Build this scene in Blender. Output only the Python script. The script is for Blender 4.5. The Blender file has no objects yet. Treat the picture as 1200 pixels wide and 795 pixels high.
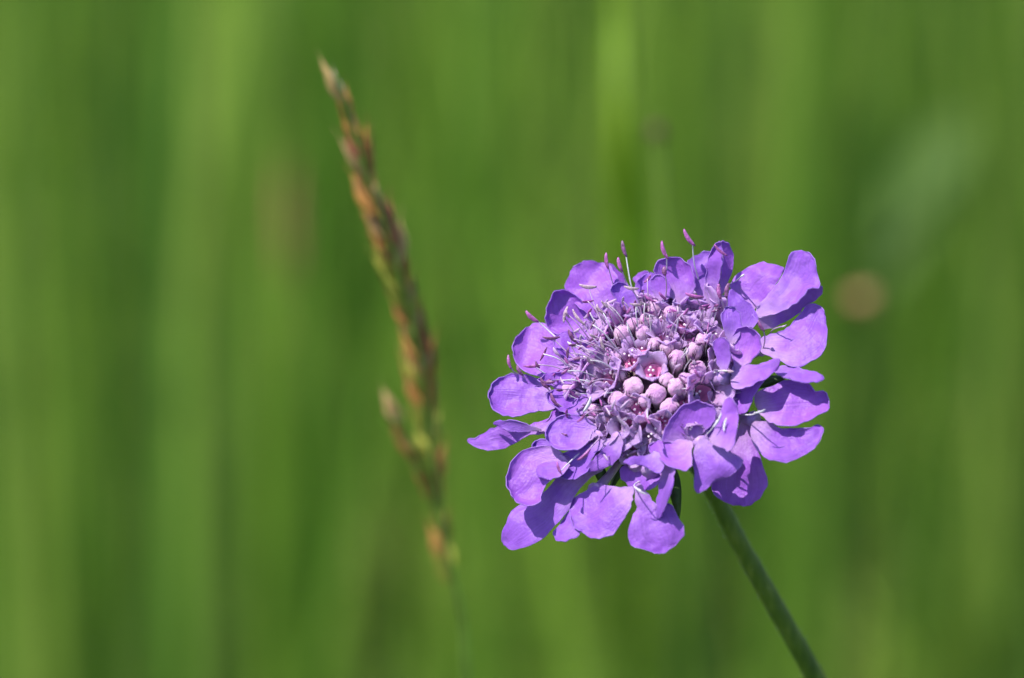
import bpy, math, random
import numpy as np
from mathutils import Vector, Matrix, noise

random.seed(7)
RNG = np.random.default_rng(11)
scene = bpy.context.scene
R = math.radians

# ------------------------------------------------------------------ camera
PITCH = R(18.0)
LENS, SENSOR = 105.0, 23.6
DIST = 0.507                                   # metres from the lens to the flower head
CX, CY = 768.0, 462.0                          # where the head's centre stands in a 1200 x 795 frame
HEAD = Vector((0.0, 0.0, 0.55))                # the head is 55 cm above the ground
AR = Vector((1, 0, 0))
AF = Vector((0, math.cos(PITCH), -math.sin(PITCH)))
AU = Vector((0, math.sin(PITCH), math.cos(PITCH)))
SW = SENSOR / LENS
def ray(px, py):
    return AF + AR * ((px - 600.0) / 1200.0 * SW) - AU * ((py - 397.5) / 1200.0 * SW)
CAM = HEAD - ray(CX, CY) * DIST
def at(px, py, dz=0.0):                        # a point at a distance beyond the head
    return CAM + ray(px, py) * (DIST + dz)

cam_d = bpy.data.cameras.new('camera')
cam = bpy.data.objects.new('camera', cam_d)
scene.collection.objects.link(cam)
cam.location = CAM
cam.rotation_euler = (math.pi / 2 - PITCH, 0, 0)
cam_d.lens = LENS
cam_d.sensor_width = SENSOR
cam_d.sensor_fit = 'HORIZONTAL'
cam_d.clip_start = 0.01
cam_d.clip_end = 2000
cam_d.dof.use_dof = True
cam_d.dof.focus_distance = DIST - 0.003
cam_d.dof.aperture_fstop = 9.0
cam_d.dof.aperture_blades = 0
scene.camera = cam

# ------------------------------------------------------------------ light
SUN = Vector((-0.42, -0.20, 0.88)).normalized()
world = bpy.data.worlds.new('World')
scene.world = world
world.use_nodes = True
wn = world.node_tree.nodes
wl = world.node_tree.links
sky = wn.new('ShaderNodeTexSky')
sky.sky_type = 'NISHITA'
sky.sun_disc = False
sky.sun_elevation = math.asin(SUN.z)
sky.sun_rotation = math.atan2(SUN.x, SUN.y)
wn['Background'].inputs['Strength'].default_value = 0.14
wl.new(sky.outputs['Color'], wn['Background'].inputs['Color'])
sun_d = bpy.data.lights.new('sun', 'SUN')
sun_d.energy = 4.6
sun_d.angle = R(0.53)
sun_d.color = (1.0, 0.955, 0.89)
sun = bpy.data.objects.new('sun', sun_d)
scene.collection.objects.link(sun)
sun.rotation_euler = SUN.to_track_quat('Z', 'Y').to_euler()
sun.location = (-2, -1, 5)
scene.view_settings.view_transform = 'Standard'
scene.view_settings.look = 'None'
scene.view_settings.exposure = 0.65
scene.view_settings.gamma = 1.0
scene.view_settings.use_curve_mapping = False
scene.cycles.use_denoising = True
scene.cycles.max_bounces = 6
scene.cycles.use_adaptive_sampling = True
scene.cycles.adaptive_threshold = 0.025
scene.cycles.transparent_max_bounces = 8

# ------------------------------------------------------------------ helpers
COL = scene.collection
def link(name, mesh, parent=None, mat=None):
    o = bpy.data.objects.new(name, mesh)
    COL.objects.link(o)
    if parent: o.parent = parent
    if mat and not mesh.materials: mesh.materials.append(mat)
    return o
def empty(name, loc, label, cat, group=None):
    o = bpy.data.objects.new(name, None)
    COL.objects.link(o)
    o.empty_display_size = 0.005
    o.location = loc
    o['label'] = label; o['category'] = cat
    if group: o['group'] = group
    return o
def mesh_from(name, verts, faces, smooth=True, uvs=None, attr=None):
    m = bpy.data.meshes.new(name)
    m.from_pydata([tuple(v) for v in verts], [], faces)
    if smooth: m.polygons.foreach_set('use_smooth', [True] * len(m.polygons))
    if uvs is not None:
        l = m.uv_layers.new(name='UVMap')
        for lp in m.loops: l.data[lp.index].uv = uvs[lp.vertex_index]
    if attr is not None:
        a = m.attributes.new('tint', 'FLOAT', 'POINT')
        a.data.foreach_set('value', attr)
    m.update()
    return m
def basis(d):
    d = d.normalized()
    a = Vector((0, 0, 1)) if abs(d.z) < 0.9 else Vector((1, 0, 0))
    x = d.cross(a).normalized()
    return x, d.cross(x).normalized()
def tube(path, radii, seg=8, cap=True):
    verts, faces, uvs = [], [], []
    n = len(path)
    x, y = basis(path[1] - path[0])
    for i, p in enumerate(path):
        d = (path[min(i + 1, n - 1)] - path[max(i - 1, 0)]).normalized()
        x = (x - d * x.dot(d)).normalized(); y = d.cross(x)
        for k in range(seg):
            a = 2 * math.pi * k / seg
            verts.append(p + (x * math.cos(a) + y * math.sin(a)) * radii[i])
            uvs.append((i / (n - 1), k / seg))
    for i in range(n - 1):
        for k in range(seg):
            k2 = (k + 1) % seg
            faces.append((i * seg + k, i * seg + k2, (i + 1) * seg + k2, (i + 1) * seg + k))
    if cap:
        faces.append(tuple(range(seg))[::-1])
        faces.append(tuple((n - 1) * seg + k for k in range(seg)))
    return verts, faces, uvs
def catmull(pts, per=6):
    out = []
    P = [pts[0] * 2 - pts[1]] + list(pts) + [pts[-1] * 2 - pts[-2]]
    for i in range(1, len(P) - 2):
        for k in range(per):
            t = k / per
            a, b, c, d = P[i - 1], P[i], P[i + 1], P[i + 2]
            out.append(0.5 * ((2 * b) + (c - a) * t + (2 * a - 5 * b + 4 * c - d) * t * t + (3 * b - a - 3 * c + d) * t ** 3))
    out.append(P[-2])
    return out

def descend(a, b, root):                        # carry on from a, b down to the root, bending gently, with even growth of the steps
    d = (b - a).normalized(); L_ = (root - b).length
    return [(b + d * s * L_).lerp(root, s ** 0.9 if s > 0.4 else s * s / 0.4 ** 1.1) for s in (0.03, 0.08, 0.15, 0.25, 0.4, 0.6, 0.8, 1.0)]

# ------------------------------------------------------------------ materials
def mat_new(name):
    m = bpy.data.materials.new(name)
    m.use_nodes = True
    nt = m.node_tree
    return m, nt.nodes, nt.links, nt.nodes['Principled BSDF'], nt.nodes['Material Output']
def ramp(nodes, stops):
    r = nodes.new('ShaderNodeValToRGB')
    e = r.color_ramp.elements
    while len(e) < len(stops): e.new(0.5)
    for k, (p, c) in enumerate(stops):
        e[k].position = p; e[k].color = (*c, 1)
    return r
def mathn(nodes, links, op, a, b=None):
    m = nodes.new('ShaderNodeMath'); m.operation = op
    for i, v in enumerate((a, b)):
        if v is None: continue
        if isinstance(v, (int, float)): m.inputs[i].default_value = v
        else: links.new(v, m.inputs[i])
    return m.outputs[0]
def translucent_mix(nodes, links, bsdf, out, color_socket, fac):
    tr = nodes.new('ShaderNodeBsdfTranslucent')
    mx = nodes.new('ShaderNodeMixShader')
    mx.inputs[0].default_value = fac
    links.new(color_socket, tr.inputs['Color'])
    links.new(bsdf.outputs[0], mx.inputs[1]); links.new(tr.outputs[0], mx.inputs[2])
    links.new(mx.outputs[0], out.inputs['Surface'])
    return tr

def petal_material(name, stops, vein=0.35, trans=0.30, rough=0.42, bump=0.35, rim=False, sss=0.0):
    m, N, L, B, O = mat_new(name)
    uv = N.new('ShaderNodeUVMap'); sep = N.new('ShaderNodeSeparateXYZ'); L.new(uv.outputs[0], sep.inputs[0])
    geo = N.new('ShaderNodeNewGeometry')
    oi = N.new('ShaderNodeObjectInfo')
    nz = N.new('ShaderNodeTexNoise'); nz.inputs['Scale'].default_value = 420; nz.inputs['Detail'].default_value = 4
    L.new(geo.outputs['Position'], nz.inputs['Vector'])
    pos = mathn(N, L, 'ADD', sep.outputs[0], mathn(N, L, 'MULTIPLY', mathn(N, L, 'SUBTRACT', nz.outputs[0], 0.5), 0.55))
    rp = ramp(N, stops); L.new(pos, rp.inputs[0])
    # veins run along the petal, fanning out with its width
    wv = N.new('ShaderNodeTexNoise'); wv.inputs['Scale'].default_value = 1.0; wv.inputs['Detail'].default_value = 3
    cmb = N.new('ShaderNodeCombineXYZ')
    L.new(mathn(N, L, 'MULTIPLY', sep.outputs[0], 2.2), cmb.inputs[0]); L.new(mathn(N, L, 'MULTIPLY', sep.outputs[1], 34.0), cmb.inputs[1])
    L.new(mathn(N, L, 'MULTIPLY', oi.outputs['Random'], 50.0), cmb.inputs[2])
    L.new(cmb.outputs[0], wv.inputs['Vector'])
    hs = N.new('ShaderNodeHueSaturation')
    nf = N.new('ShaderNodeTexNoise'); nf.inputs['Scale'].default_value = 1500; nf.inputs['Detail'].default_value = 4; nf.inputs['Roughness'].default_value = 0.7
    L.new(geo.outputs['Position'], nf.inputs['Vector'])
    L.new(rp.outputs[0], hs.inputs['Color'])
    L.new(mathn(N, L, 'ADD', 0.492, mathn(N, L, 'MULTIPLY', oi.outputs['Random'], 0.018)), hs.inputs['Hue'])
    L.new(mathn(N, L, 'ADD', mathn(N, L, 'ADD', 0.62, mathn(N, L, 'MULTIPLY', wv.outputs[0], vein)), mathn(N, L, 'MULTIPLY', nf.outputs[0], 0.30)), hs.inputs['Value'])
    L.new(mathn(N, L, 'ADD', 0.93, mathn(N, L, 'MULTIPLY', nz.outputs[0], 0.12)), hs.inputs['Saturation'])
    colour = hs.outputs[0]
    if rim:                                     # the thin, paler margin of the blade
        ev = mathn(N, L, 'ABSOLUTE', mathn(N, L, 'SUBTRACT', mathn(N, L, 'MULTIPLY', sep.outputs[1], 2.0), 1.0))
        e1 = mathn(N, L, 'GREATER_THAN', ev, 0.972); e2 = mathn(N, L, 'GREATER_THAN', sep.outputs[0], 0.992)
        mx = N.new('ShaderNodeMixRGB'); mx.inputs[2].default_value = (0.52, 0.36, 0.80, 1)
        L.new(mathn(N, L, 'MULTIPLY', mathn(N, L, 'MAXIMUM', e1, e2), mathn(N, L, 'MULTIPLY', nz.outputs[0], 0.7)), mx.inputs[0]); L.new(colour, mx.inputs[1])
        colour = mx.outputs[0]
    L.new(colour, B.inputs['Base Color'])
    B.inputs['Roughness'].default_value = rough
    B.inputs['Specular IOR Level'].default_value = 0.28
    B.inputs['Sheen Weight'].default_value = 0.06
    if sss:
        B.inputs['Subsurface Weight'].default_value = sss; B.inputs['Subsurface Scale'].default_value = 0.0012
        B.inputs['Subsurface Radius'].default_value = (1.0, 0.7, 0.9)
    B.inputs['Sheen Roughness'].default_value = 0.4
    n2 = N.new('ShaderNodeTexNoise'); n2.inputs['Scale'].default_value = 3200; n2.inputs['Detail'].default_value = 3
    L.new(geo.outputs['Position'], n2.inputs['Vector'])
    n3 = N.new('ShaderNodeTexNoise'); n3.inputs['Scale'].default_value = 900; n3.inputs['Detail'].default_value = 2
    L.new(geo.outputs['Position'], n3.inputs['Vector'])
    hsum = mathn(N, L, 'ADD', mathn(N, L, 'ADD', mathn(N, L, 'MULTIPLY', n2.outputs[0], 0.35), n3.outputs[0]), mathn(N, L, 'MULTIPLY', wv.outputs[0], 0.35))
    bp = N.new('ShaderNodeBump'); bp.inputs['Strength'].default_value = bump; bp.inputs['Distance'].default_value = 0.0004
    L.new(hsum, bp.inputs['Height']); L.new(bp.outputs[0], B.inputs['Normal'])
    tr = translucent_mix(N, L, B, O, hs.outputs[0], trans)
    return m

M = {}
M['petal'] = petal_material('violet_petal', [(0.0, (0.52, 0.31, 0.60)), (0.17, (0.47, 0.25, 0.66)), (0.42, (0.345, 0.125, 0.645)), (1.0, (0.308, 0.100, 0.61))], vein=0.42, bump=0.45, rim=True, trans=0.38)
M['disc'] = petal_material('lilac_floret', [(0.0, (0.66, 0.24, 0.52)), (0.3, (0.66, 0.34, 0.68)), (0.65, (0.64, 0.37, 0.76)), (1.0, (0.58, 0.33, 0.80))], vein=0.25, trans=0.34, sss=0.5, rough=0.33)
M['bud'] = petal_material('pale_bud', [(0.0, (0.30, 0.24, 0.20)), (0.4, (0.44, 0.29, 0.38)), (0.72, (0.58, 0.37, 0.54)), (1.0, (0.46, 0.23, 0.46))], vein=0.7, bump=0.8, trans=0.0, sss=0.5)
M['bud'].node_tree.nodes['Principled BSDF'].inputs['Sheen Weight'].default_value = 0.35
M['tube'] = petal_material('corolla_tube', [(0.0, (0.42, 0.30, 0.42)), (0.6, (0.42, 0.24, 0.56)), (1.0, (0.46, 0.26, 0.66))], trans=0.12)

def simple(name, color, rough=0.5, spec=0.4, var=0.25, scale=900, trans=0.0, coat=0.0, bump=0.0):
    m, N, L, B, O = mat_new(name)
    geo = N.new('ShaderNodeNewGeometry')
    nz = N.new('ShaderNodeTexNoise'); nz.inputs['Scale'].default_value = scale; nz.inputs['Detail'].default_value = 4
    L.new(geo.outputs['Position'], nz.inputs['Vector'])
    lo = tuple(c * (1 - var) for c in color); hi = tuple(min(1, c * (1 + var)) for c in color)
    rp = ramp(N, [(0.3, lo), (0.7, hi)]); L.new(nz.outputs[0], rp.inputs[0])
    L.new(rp.outputs[0], B.inputs['Base Color'])
    B.inputs['Roughness'].default_value = rough
    B.inputs['Specular IOR Level'].default_value = spec
    B.inputs['Coat Weight'].default_value = coat
    if bump:
        bp = N.new('ShaderNodeBump'); bp.inputs['Strength'].default_value = bump; bp.inputs['Distance'].default_value = 0.0003
        L.new(nz.outputs[0], bp.inputs['Height']); L.new(bp.outputs[0], B.inputs['Normal'])
    if trans: translucent_mix(N, L, B, O, rp.outputs[0], trans)
    return m
M['throat'] = simple('pink_throat', (0.78, 0.24, 0.52), 0.3, 0.5, trans=0.15)
M['bead'] = simple('glossy_bead', (0.82, 0.68, 0.78), 0.12, 0.9, 0.1, coat=0.6)
M['filament'] = simple('filament', (0.42, 0.28, 0.46), 0.35, 0.5, 0.2)
M['filament_pale'] = simple('pale_filament', (0.62, 0.58, 0.66), 0.3, 0.5, 0.15)
M['anther'] = simple('anther', (0.30, 0.075, 0.29), 0.4, 0.45, 0.45, 2500, bump=0.5)
M['anther_dark'] = simple('dark_anther', (0.17, 0.055, 0.17), 0.4, 0.45, 0.5, 2500, bump=0.5)
M['anther_open'] = simple('open_anther', (0.40, 0.27, 0.36), 0.5, 0.4, 0.4, 2500, bump=0.6)
M['bristle'] = simple('bristle', (0.045, 0.018, 0.05), 0.4, 0.4, 0.3)
M['bract'] = simple('bract', (0.045, 0.085, 0.022), 0.55, 0.3, 0.35, 700, trans=0.1, bump=0.4)
M['receptacle'] = simple('receptacle', (0.20, 0.13, 0.15), 0.7, 0.2, 0.4, 900)

def stem_material():
    m, N, L, B, O = mat_new('flower_stem')
    geo = N.new('ShaderNodeNewGeometry')
    mp = N.new('ShaderNodeMapping'); mp.inputs['Scale'].default_value = (1, 1, 0.22)
    L.new(geo.outputs['Position'], mp.inputs[0])
    nz = N.new('ShaderNodeTexNoise'); nz.inputs['Scale'].default_value = 900; nz.inputs['Detail'].default_value = 5
    L.new(mp.outputs[0], nz.inputs['Vector'])
    rp = ramp(N, [(0.30, (0.040, 0.080, 0.009)), (0.55, (0.075, 0.125, 0.014)), (0.74, (0.14, 0.18, 0.035))])
    L.new(nz.outputs[0], rp.inputs[0]); L.new(rp.outputs[0], B.inputs['Base Color'])
    B.inputs['Roughness'].default_value = 0.5; B.inputs['Specular IOR Level'].default_value = 0.3
    B.inputs['Sheen Weight'].default_value = 0.0
    bp = N.new('ShaderNodeBump'); bp.inputs['Strength'].default_value = 0.5; bp.inputs['Distance'].default_value = 0.0003
    L.new(nz.outputs[0], bp.inputs['Height']); L.new(bp.outputs[0], B.inputs['Normal'])
    return m
M['stem'] = stem_material()

def tint_material(name, stops, rough=0.45, spec=0.35, trans=0.35):
    m, N, L, B, O = mat_new(name)
    at_ = N.new('ShaderNodeAttribute'); at_.attribute_name = 'tint'
    rp = ramp(N, stops); L.new(at_.outputs['Fac'], rp.inputs[0])
    L.new(rp.outputs[0], B.inputs['Base Color'])
    B.inputs['Roughness'].default_value = rough; B.inputs['Specular IOR Level'].default_value = spec
    if trans: translucent_mix(N, L, B, O, rp.outputs[0], trans)
    return m
M['grass'] = tint_material('meadow_grass', [(0.0, (0.052, 0.120, 0.025)), (0.35, (0.135, 0.275, 0.031)), (0.7, (0.230, 0.38, 0.042)), (0.90, (0.32, 0.44, 0.085)), (1.0, (0.42, 0.33, 0.13))], rough=0.5, spec=0.12, trans=0.45)
def ground_material():
    m, N, L, B, O = mat_new('meadow_ground')
    tc = N.new('ShaderNodeTexCoord')
    n1 = N.new('ShaderNodeTexNoise'); n1.inputs['Scale'].default_value = 9; n1.inputs['Detail'].default_value = 8
    L.new(tc.outputs['Object'], n1.inputs['Vector'])
    rp = ramp(N, [(0.3, (0.035, 0.055, 0.014)), (0.55, (0.06, 0.11, 0.022)), (0.8, (0.10, 0.10, 0.045))])
    L.new(n1.outputs[0], rp.inputs[0]); L.new(rp.outputs[0], B.inputs['Base Color'])
    B.inputs['Roughness'].default_value = 0.9
    bp = N.new('ShaderNodeBump'); bp.inputs['Distance'].default_value = 0.02
    L.new(n1.outputs[0], bp.inputs['Height']); L.new(bp.outputs[0], B.inputs['Normal'])
    return m
M['ground'] = ground_material()

# ------------------------------------------------------------------ ground
def ground_z(x, y):
    d = math.hypot(x, y)
    return 0.02 * noise.noise((x * 0.9, y * 0.9, 3.1)) + min(d, 60) * 0.01 * noise.noise((x * 0.05, y * 0.05, 0.7))
xs = sorted(set([s * v for v in (0, .3, .6, .9, 1.2, 1.6, 2, 2.6, 3.4, 4.5, 6, 9, 14, 22, 40, 80, 160, 320, 600) for s in (-1, 1)]))
gv = [(x, y, ground_z(x, y)) for y in xs for x in xs]
nx = len(xs)
gf = [(j * nx + i, j * nx + i + 1, (j + 1) * nx + i + 1, (j + 1) * nx + i) for j in range(nx - 1) for i in range(nx - 1)]
g = link('ground', mesh_from('ground', gv, gf), None, M['ground'])
g['kind'] = 'structure'; g['label'] = 'grassy meadow ground under the grass'

# ------------------------------------------------------------------ meadow grass (one mass nobody could count)
def grass_field():
    rows = []
    def add(n, x0, x1, y0, y1, h0, h1, w0, w1, lean):
        for _ in range(n):
            x = RNG.uniform(x0, x1); y = RNG.uniform(y0, y1)
            rows.append((x, y, RNG.uniform(h0, h1), RNG.uniform(w0, w1), lean))
    add(13000, -1.0, 1.0, 0.25, 2.4, 0.16, 0.34, 0.003, 0.007, 0.65)
    add(9000, -1.9, 1.9, 0.25, 4.2, 0.16, 0.36, 0.003, 0.007, 0.65)
    add(5000, -0.8, 0.8, -0.75, 0.25, 0.08, 0.22, 0.002, 0.005, 0.5)
    add(1100, -0.75, 0.75, 0.75, 2.4, 0.40, 0.72, 0.004, 0.009, 0.16)
    add(120, -0.45, 0.45, 0.80, 1.30, 0.36, 0.60, 0.003, 0.006, 0.14)
    add(900, -1.9, 1.9, 1.0, 4.2, 0.35, 0.75, 0.003, 0.006, 0.2)
    V, F, T = [], [], []
    SEG = 5
    for (x, y, h, w, lean) in rows:
        h0_ = h
        patch = noise.noise((x * 2.6, y * 1.3, 9.0)); patch2 = noise.noise((x * 9.5, y * 2.0, 4.0))
        a = RNG.uniform(0, 2 * math.pi); b = RNG.uniform(0, 2 * math.pi)
        dx, dy = math.cos(a), math.sin(a); wx, wy = math.cos(b) * w / 2, math.sin(b) * w / 2
        ln = abs(RNG.normal(0, lean)) * h
        tx, ty = x + dx * ln * 0.8, y + dy * ln * 0.8
        clump = noise.noise((tx * 22, ty * 5, 2.0)); clump2 = noise.noise((tx * 46, ty * 9, 7.0))
        if clump + 0.6 * clump2 < -0.12 and h < 0.40: h *= 0.5
        h *= 1.0 + 0.30 * patch
        t = 0.40 + 0.35 * patch + 0.30 * patch2 + 1.2 * clump + 0.7 * clump2 + RNG.normal(0, 0.08)
        if h > 0.40: t += RNG.normal(0, 0.25)
        t = min(max(t, 0.0), 0.88)
        if RNG.random() < 0.03 and h < 0.4: t = 0.97
        if h0_ <= 0.36: h = min(h, max(0.12, 0.66 - (y + 0.48) * 0.41))
        z0 = ground_z(x, y) - 0.01
        base = len(V)
        for i in range(SEG + 1):
            s = i / SEG; k = (1 - s ** 2.2)
            if i == SEG: k = 0.04
            ox = x + dx * ln * s * s; oy = y + dy * ln * s * s; z = z0 + h * (s - 0.25 * (ln / h) * s * s)
            V.append((ox - wx * k, oy - wy * k, z)); V.append((ox + wx * k, oy + wy * k, z))
            T += [t, t]
        for i in range(SEG):
            j = base + 2 * i
            F.append((j, j + 1, j + 3, j + 2))
    return V, F, T
gV, gF, gT = grass_field()
grass = link('meadow_grass', mesh_from('meadow_grass', gV, gF, True, None, gT), None, M['grass'])
grass['kind'] = 'stuff'; grass['label'] = 'green meadow grass far out of focus behind the flower'; grass['category'] = 'grass'

# ------------------------------------------------------------------ the flower: frame of the head
mm = 0.001
TILT = R(33)
AX = (-AF * math.cos(TILT) + (AR * -0.42 + AU * 0.907).normalized() * math.sin(TILT)).normalized()   # the way the head faces
E1 = (AR - AX * AR.dot(AX)).normalized()
E2 = AX.cross(E1)
def onz(px, py, z):                             # the point of the head z mm above its base plane that stands there
    d = ray(px, py)
    t = ((HEAD - CAM).dot(AX) + z * mm) / d.dot(AX)
    return CAM + d * t
def local(p):
    q = p - HEAD
    return Vector((q.dot(E1), q.dot(E2), q.dot(AX))) / mm
def world_pt(x, y, z):
    return HEAD + (E1 * x + E2 * y + AX * z) * mm
DOME_H, DOME_R = 6.5, 13.0
def dome(r):
    return DOME_H * (1 - (r / DOME_R) ** 2)
def on_dome(px, py, lift=0.0):
    z = 3.0
    for _ in range(25):
        q = local(onz(px, py, z)); z = 0.5 * z + 0.5 * (dome(math.hypot(q.x, q.y)) + lift)
    return onz(px, py, z)

flower = empty('scabious_flower', HEAD, 'purple pincushion flower in sharp focus on a dark green stem', 'flower')
TO = -HEAD
def part(name, mesh, parent=flower, mat=None):  # meshes are made in world space and hung on the flower without offset
    o = link(name, mesh, parent, mat)
    if parent is flower: o.location = TO
    return o

# --- petals: an outline on the petal's own curved blade
def closed_spline(pts, per=8):
    P = [Vector(p) for p in pts]; n = len(P); out = []
    for i in range(n):
        a, b, c, d = P[i - 1], P[i], P[(i + 1) % n], P[(i + 2) % n]
        for k in range(per):
            t = k / per
            out.append(0.5 * ((2 * b) + (c - a) * t + (2 * a - 5 * b + 4 * c - d) * t * t + (3 * b - a - 3 * c + d) * t ** 3))
    return out
def resample(poly, us):
    L = [0.0]
    for i in range(1, len(poly)): L.append(L[-1] + (poly[i] - poly[i - 1]).length)
    tot = L[-1]; out = []; j = 0
    for u in us:
        s = u * tot
        while j < len(L) - 2 and L[j + 1] < s: j += 1
        f = (s - L[j]) / max(1e-9, L[j + 1] - L[j])
        out.append(poly[j].lerp(poly[j + 1], min(1, max(0, f))))
    return out
ROWS, COLS = 30, 15
def petal_mesh(pts, z, elev=0, roll=0, kd=0.0, kw=0.0, rip=0.48, thick=0.10, rim=0.0):
    pts = list(pts)
    sp = closed_spline(pts)
    far = max(range(len(sp)), key=lambda i: (sp[i] - sp[0]).length)
    us = [(1 - math.cos(math.pi * i / ROWS)) / 2 for i in range(ROWS + 1)]
    A = resample(sp[:far + 1], us); Bq = resample([sp[0]] + sp[:far - 1:-1], us)
    qb = local(onz(pts[0][0], pts[0][1], z)); tp = sp[far]
    qt = local(onz(tp.x, tp.y, z))
    d2 = Vector((qt.x - qb.x, qt.y - qb.y)); Ln = d2.length; d2 = d2 / Ln; w2 = Vector((-d2.y, d2.x))
    te, tr = math.tan(R(elev)), math.tan(R(roll)); seed = random.uniform(0, 90)
    front, uvs = [], []
    for i in range(ROWS + 1):
        for j in range(COLS):
            v = j / (COLS - 1)
            v = 0.5 - 0.5 * math.cos(math.pi * v)
            p = A[i].lerp(Bq[i], v)
            if 0 < i: p = p + Vector((noise.noise((p.x * .17, p.y * .17, seed)), noise.noise((p.x * .17, p.y * .17, seed + 9)))) * 2.1 * abs(2 * v - 1) ** 3
            zz = z
            edge = abs(2 * v - 1)
            for _ in range(30):
                q = local(onz(p.x, p.y, zz))
                d = (q.x - qb.x) * d2.x + (q.y - qb.y) * d2.y; w = (q.x - qb.x) * w2.x + (q.y - qb.y) * w2.y
                d = min(max(d, -3), 30)
                t = z + te * d + kd * d * d + tr * w + kw * w * w
                t += rip * 1.6 * noise.noise((q.x * 0.32 + seed, q.y * 0.32, seed)) * min(1, max(d, 0) / 3)
                t += rip * 0.7 * noise.noise((q.x * 0.9 + seed, q.y * 0.9, seed)) * min(1, max(d, 0) / 3)
                t += 0.55 * rip * (max(edge, us[i] ** 3) ** 4) * noise.noise((q.x * 0.75 + seed, q.y * 0.75, seed + 5)) * min(1, max(d, 0) / 4) * 2.2
                t -= 0.16 * math.exp(-((w - 0.3 * math.sin(seed)) / 0.45) ** 2) * min(1, max(d, 0) / 3) * (1 - us[i])   # fold along the middle
                t += rim * (edge ** 6) * us[i] + rim * max(0, us[i] - 0.85) * 4 * us[i]
                t = min(max(t, -12), 22)
                zz = 0.55 * zz + 0.45 * t
            front.append(onz(p.x, p.y, zz)); uvs.append((us[i], v))
    n = len(front)
    nrm = [Vector((0, 0, 0)) for _ in front]
    quads = [(i * COLS + j, i * COLS + j + 1, (i + 1) * COLS + j + 1, (i + 1) * COLS + j) for i in range(ROWS) for j in range(COLS - 1)]
    for f in quads:
        a = (front[f[2]] - front[f[0]]).cross(front[f[3]] - front[f[1]])
        for k in f: nrm[k] += a
    last = AX
    nn = []
    for v in nrm:
        if v.length > 1e-14: last = v.normalized()
        nn.append(last)
    if sum(v.dot(AX) for v in nn) < 0: nn = [-v for v in nn]
    verts = [p + nv * thick * 0.5 * mm for p, nv in zip(front, nn)] + [p - nv * thick * 0.5 * mm for p, nv in zip(front, nn)]
    faces = list(quads) + [tuple(k + n for k in f[::-1]) for f in quads]
    for i in range(ROWS):
        for j in (0, COLS - 1):
            a, b = i * COLS + j, (i + 1) * COLS + j
            faces.append((a, b, b + n, a + n))
    m = mesh_from('petal', verts, faces, True, uvs + uvs)
    return m, qb

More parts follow.
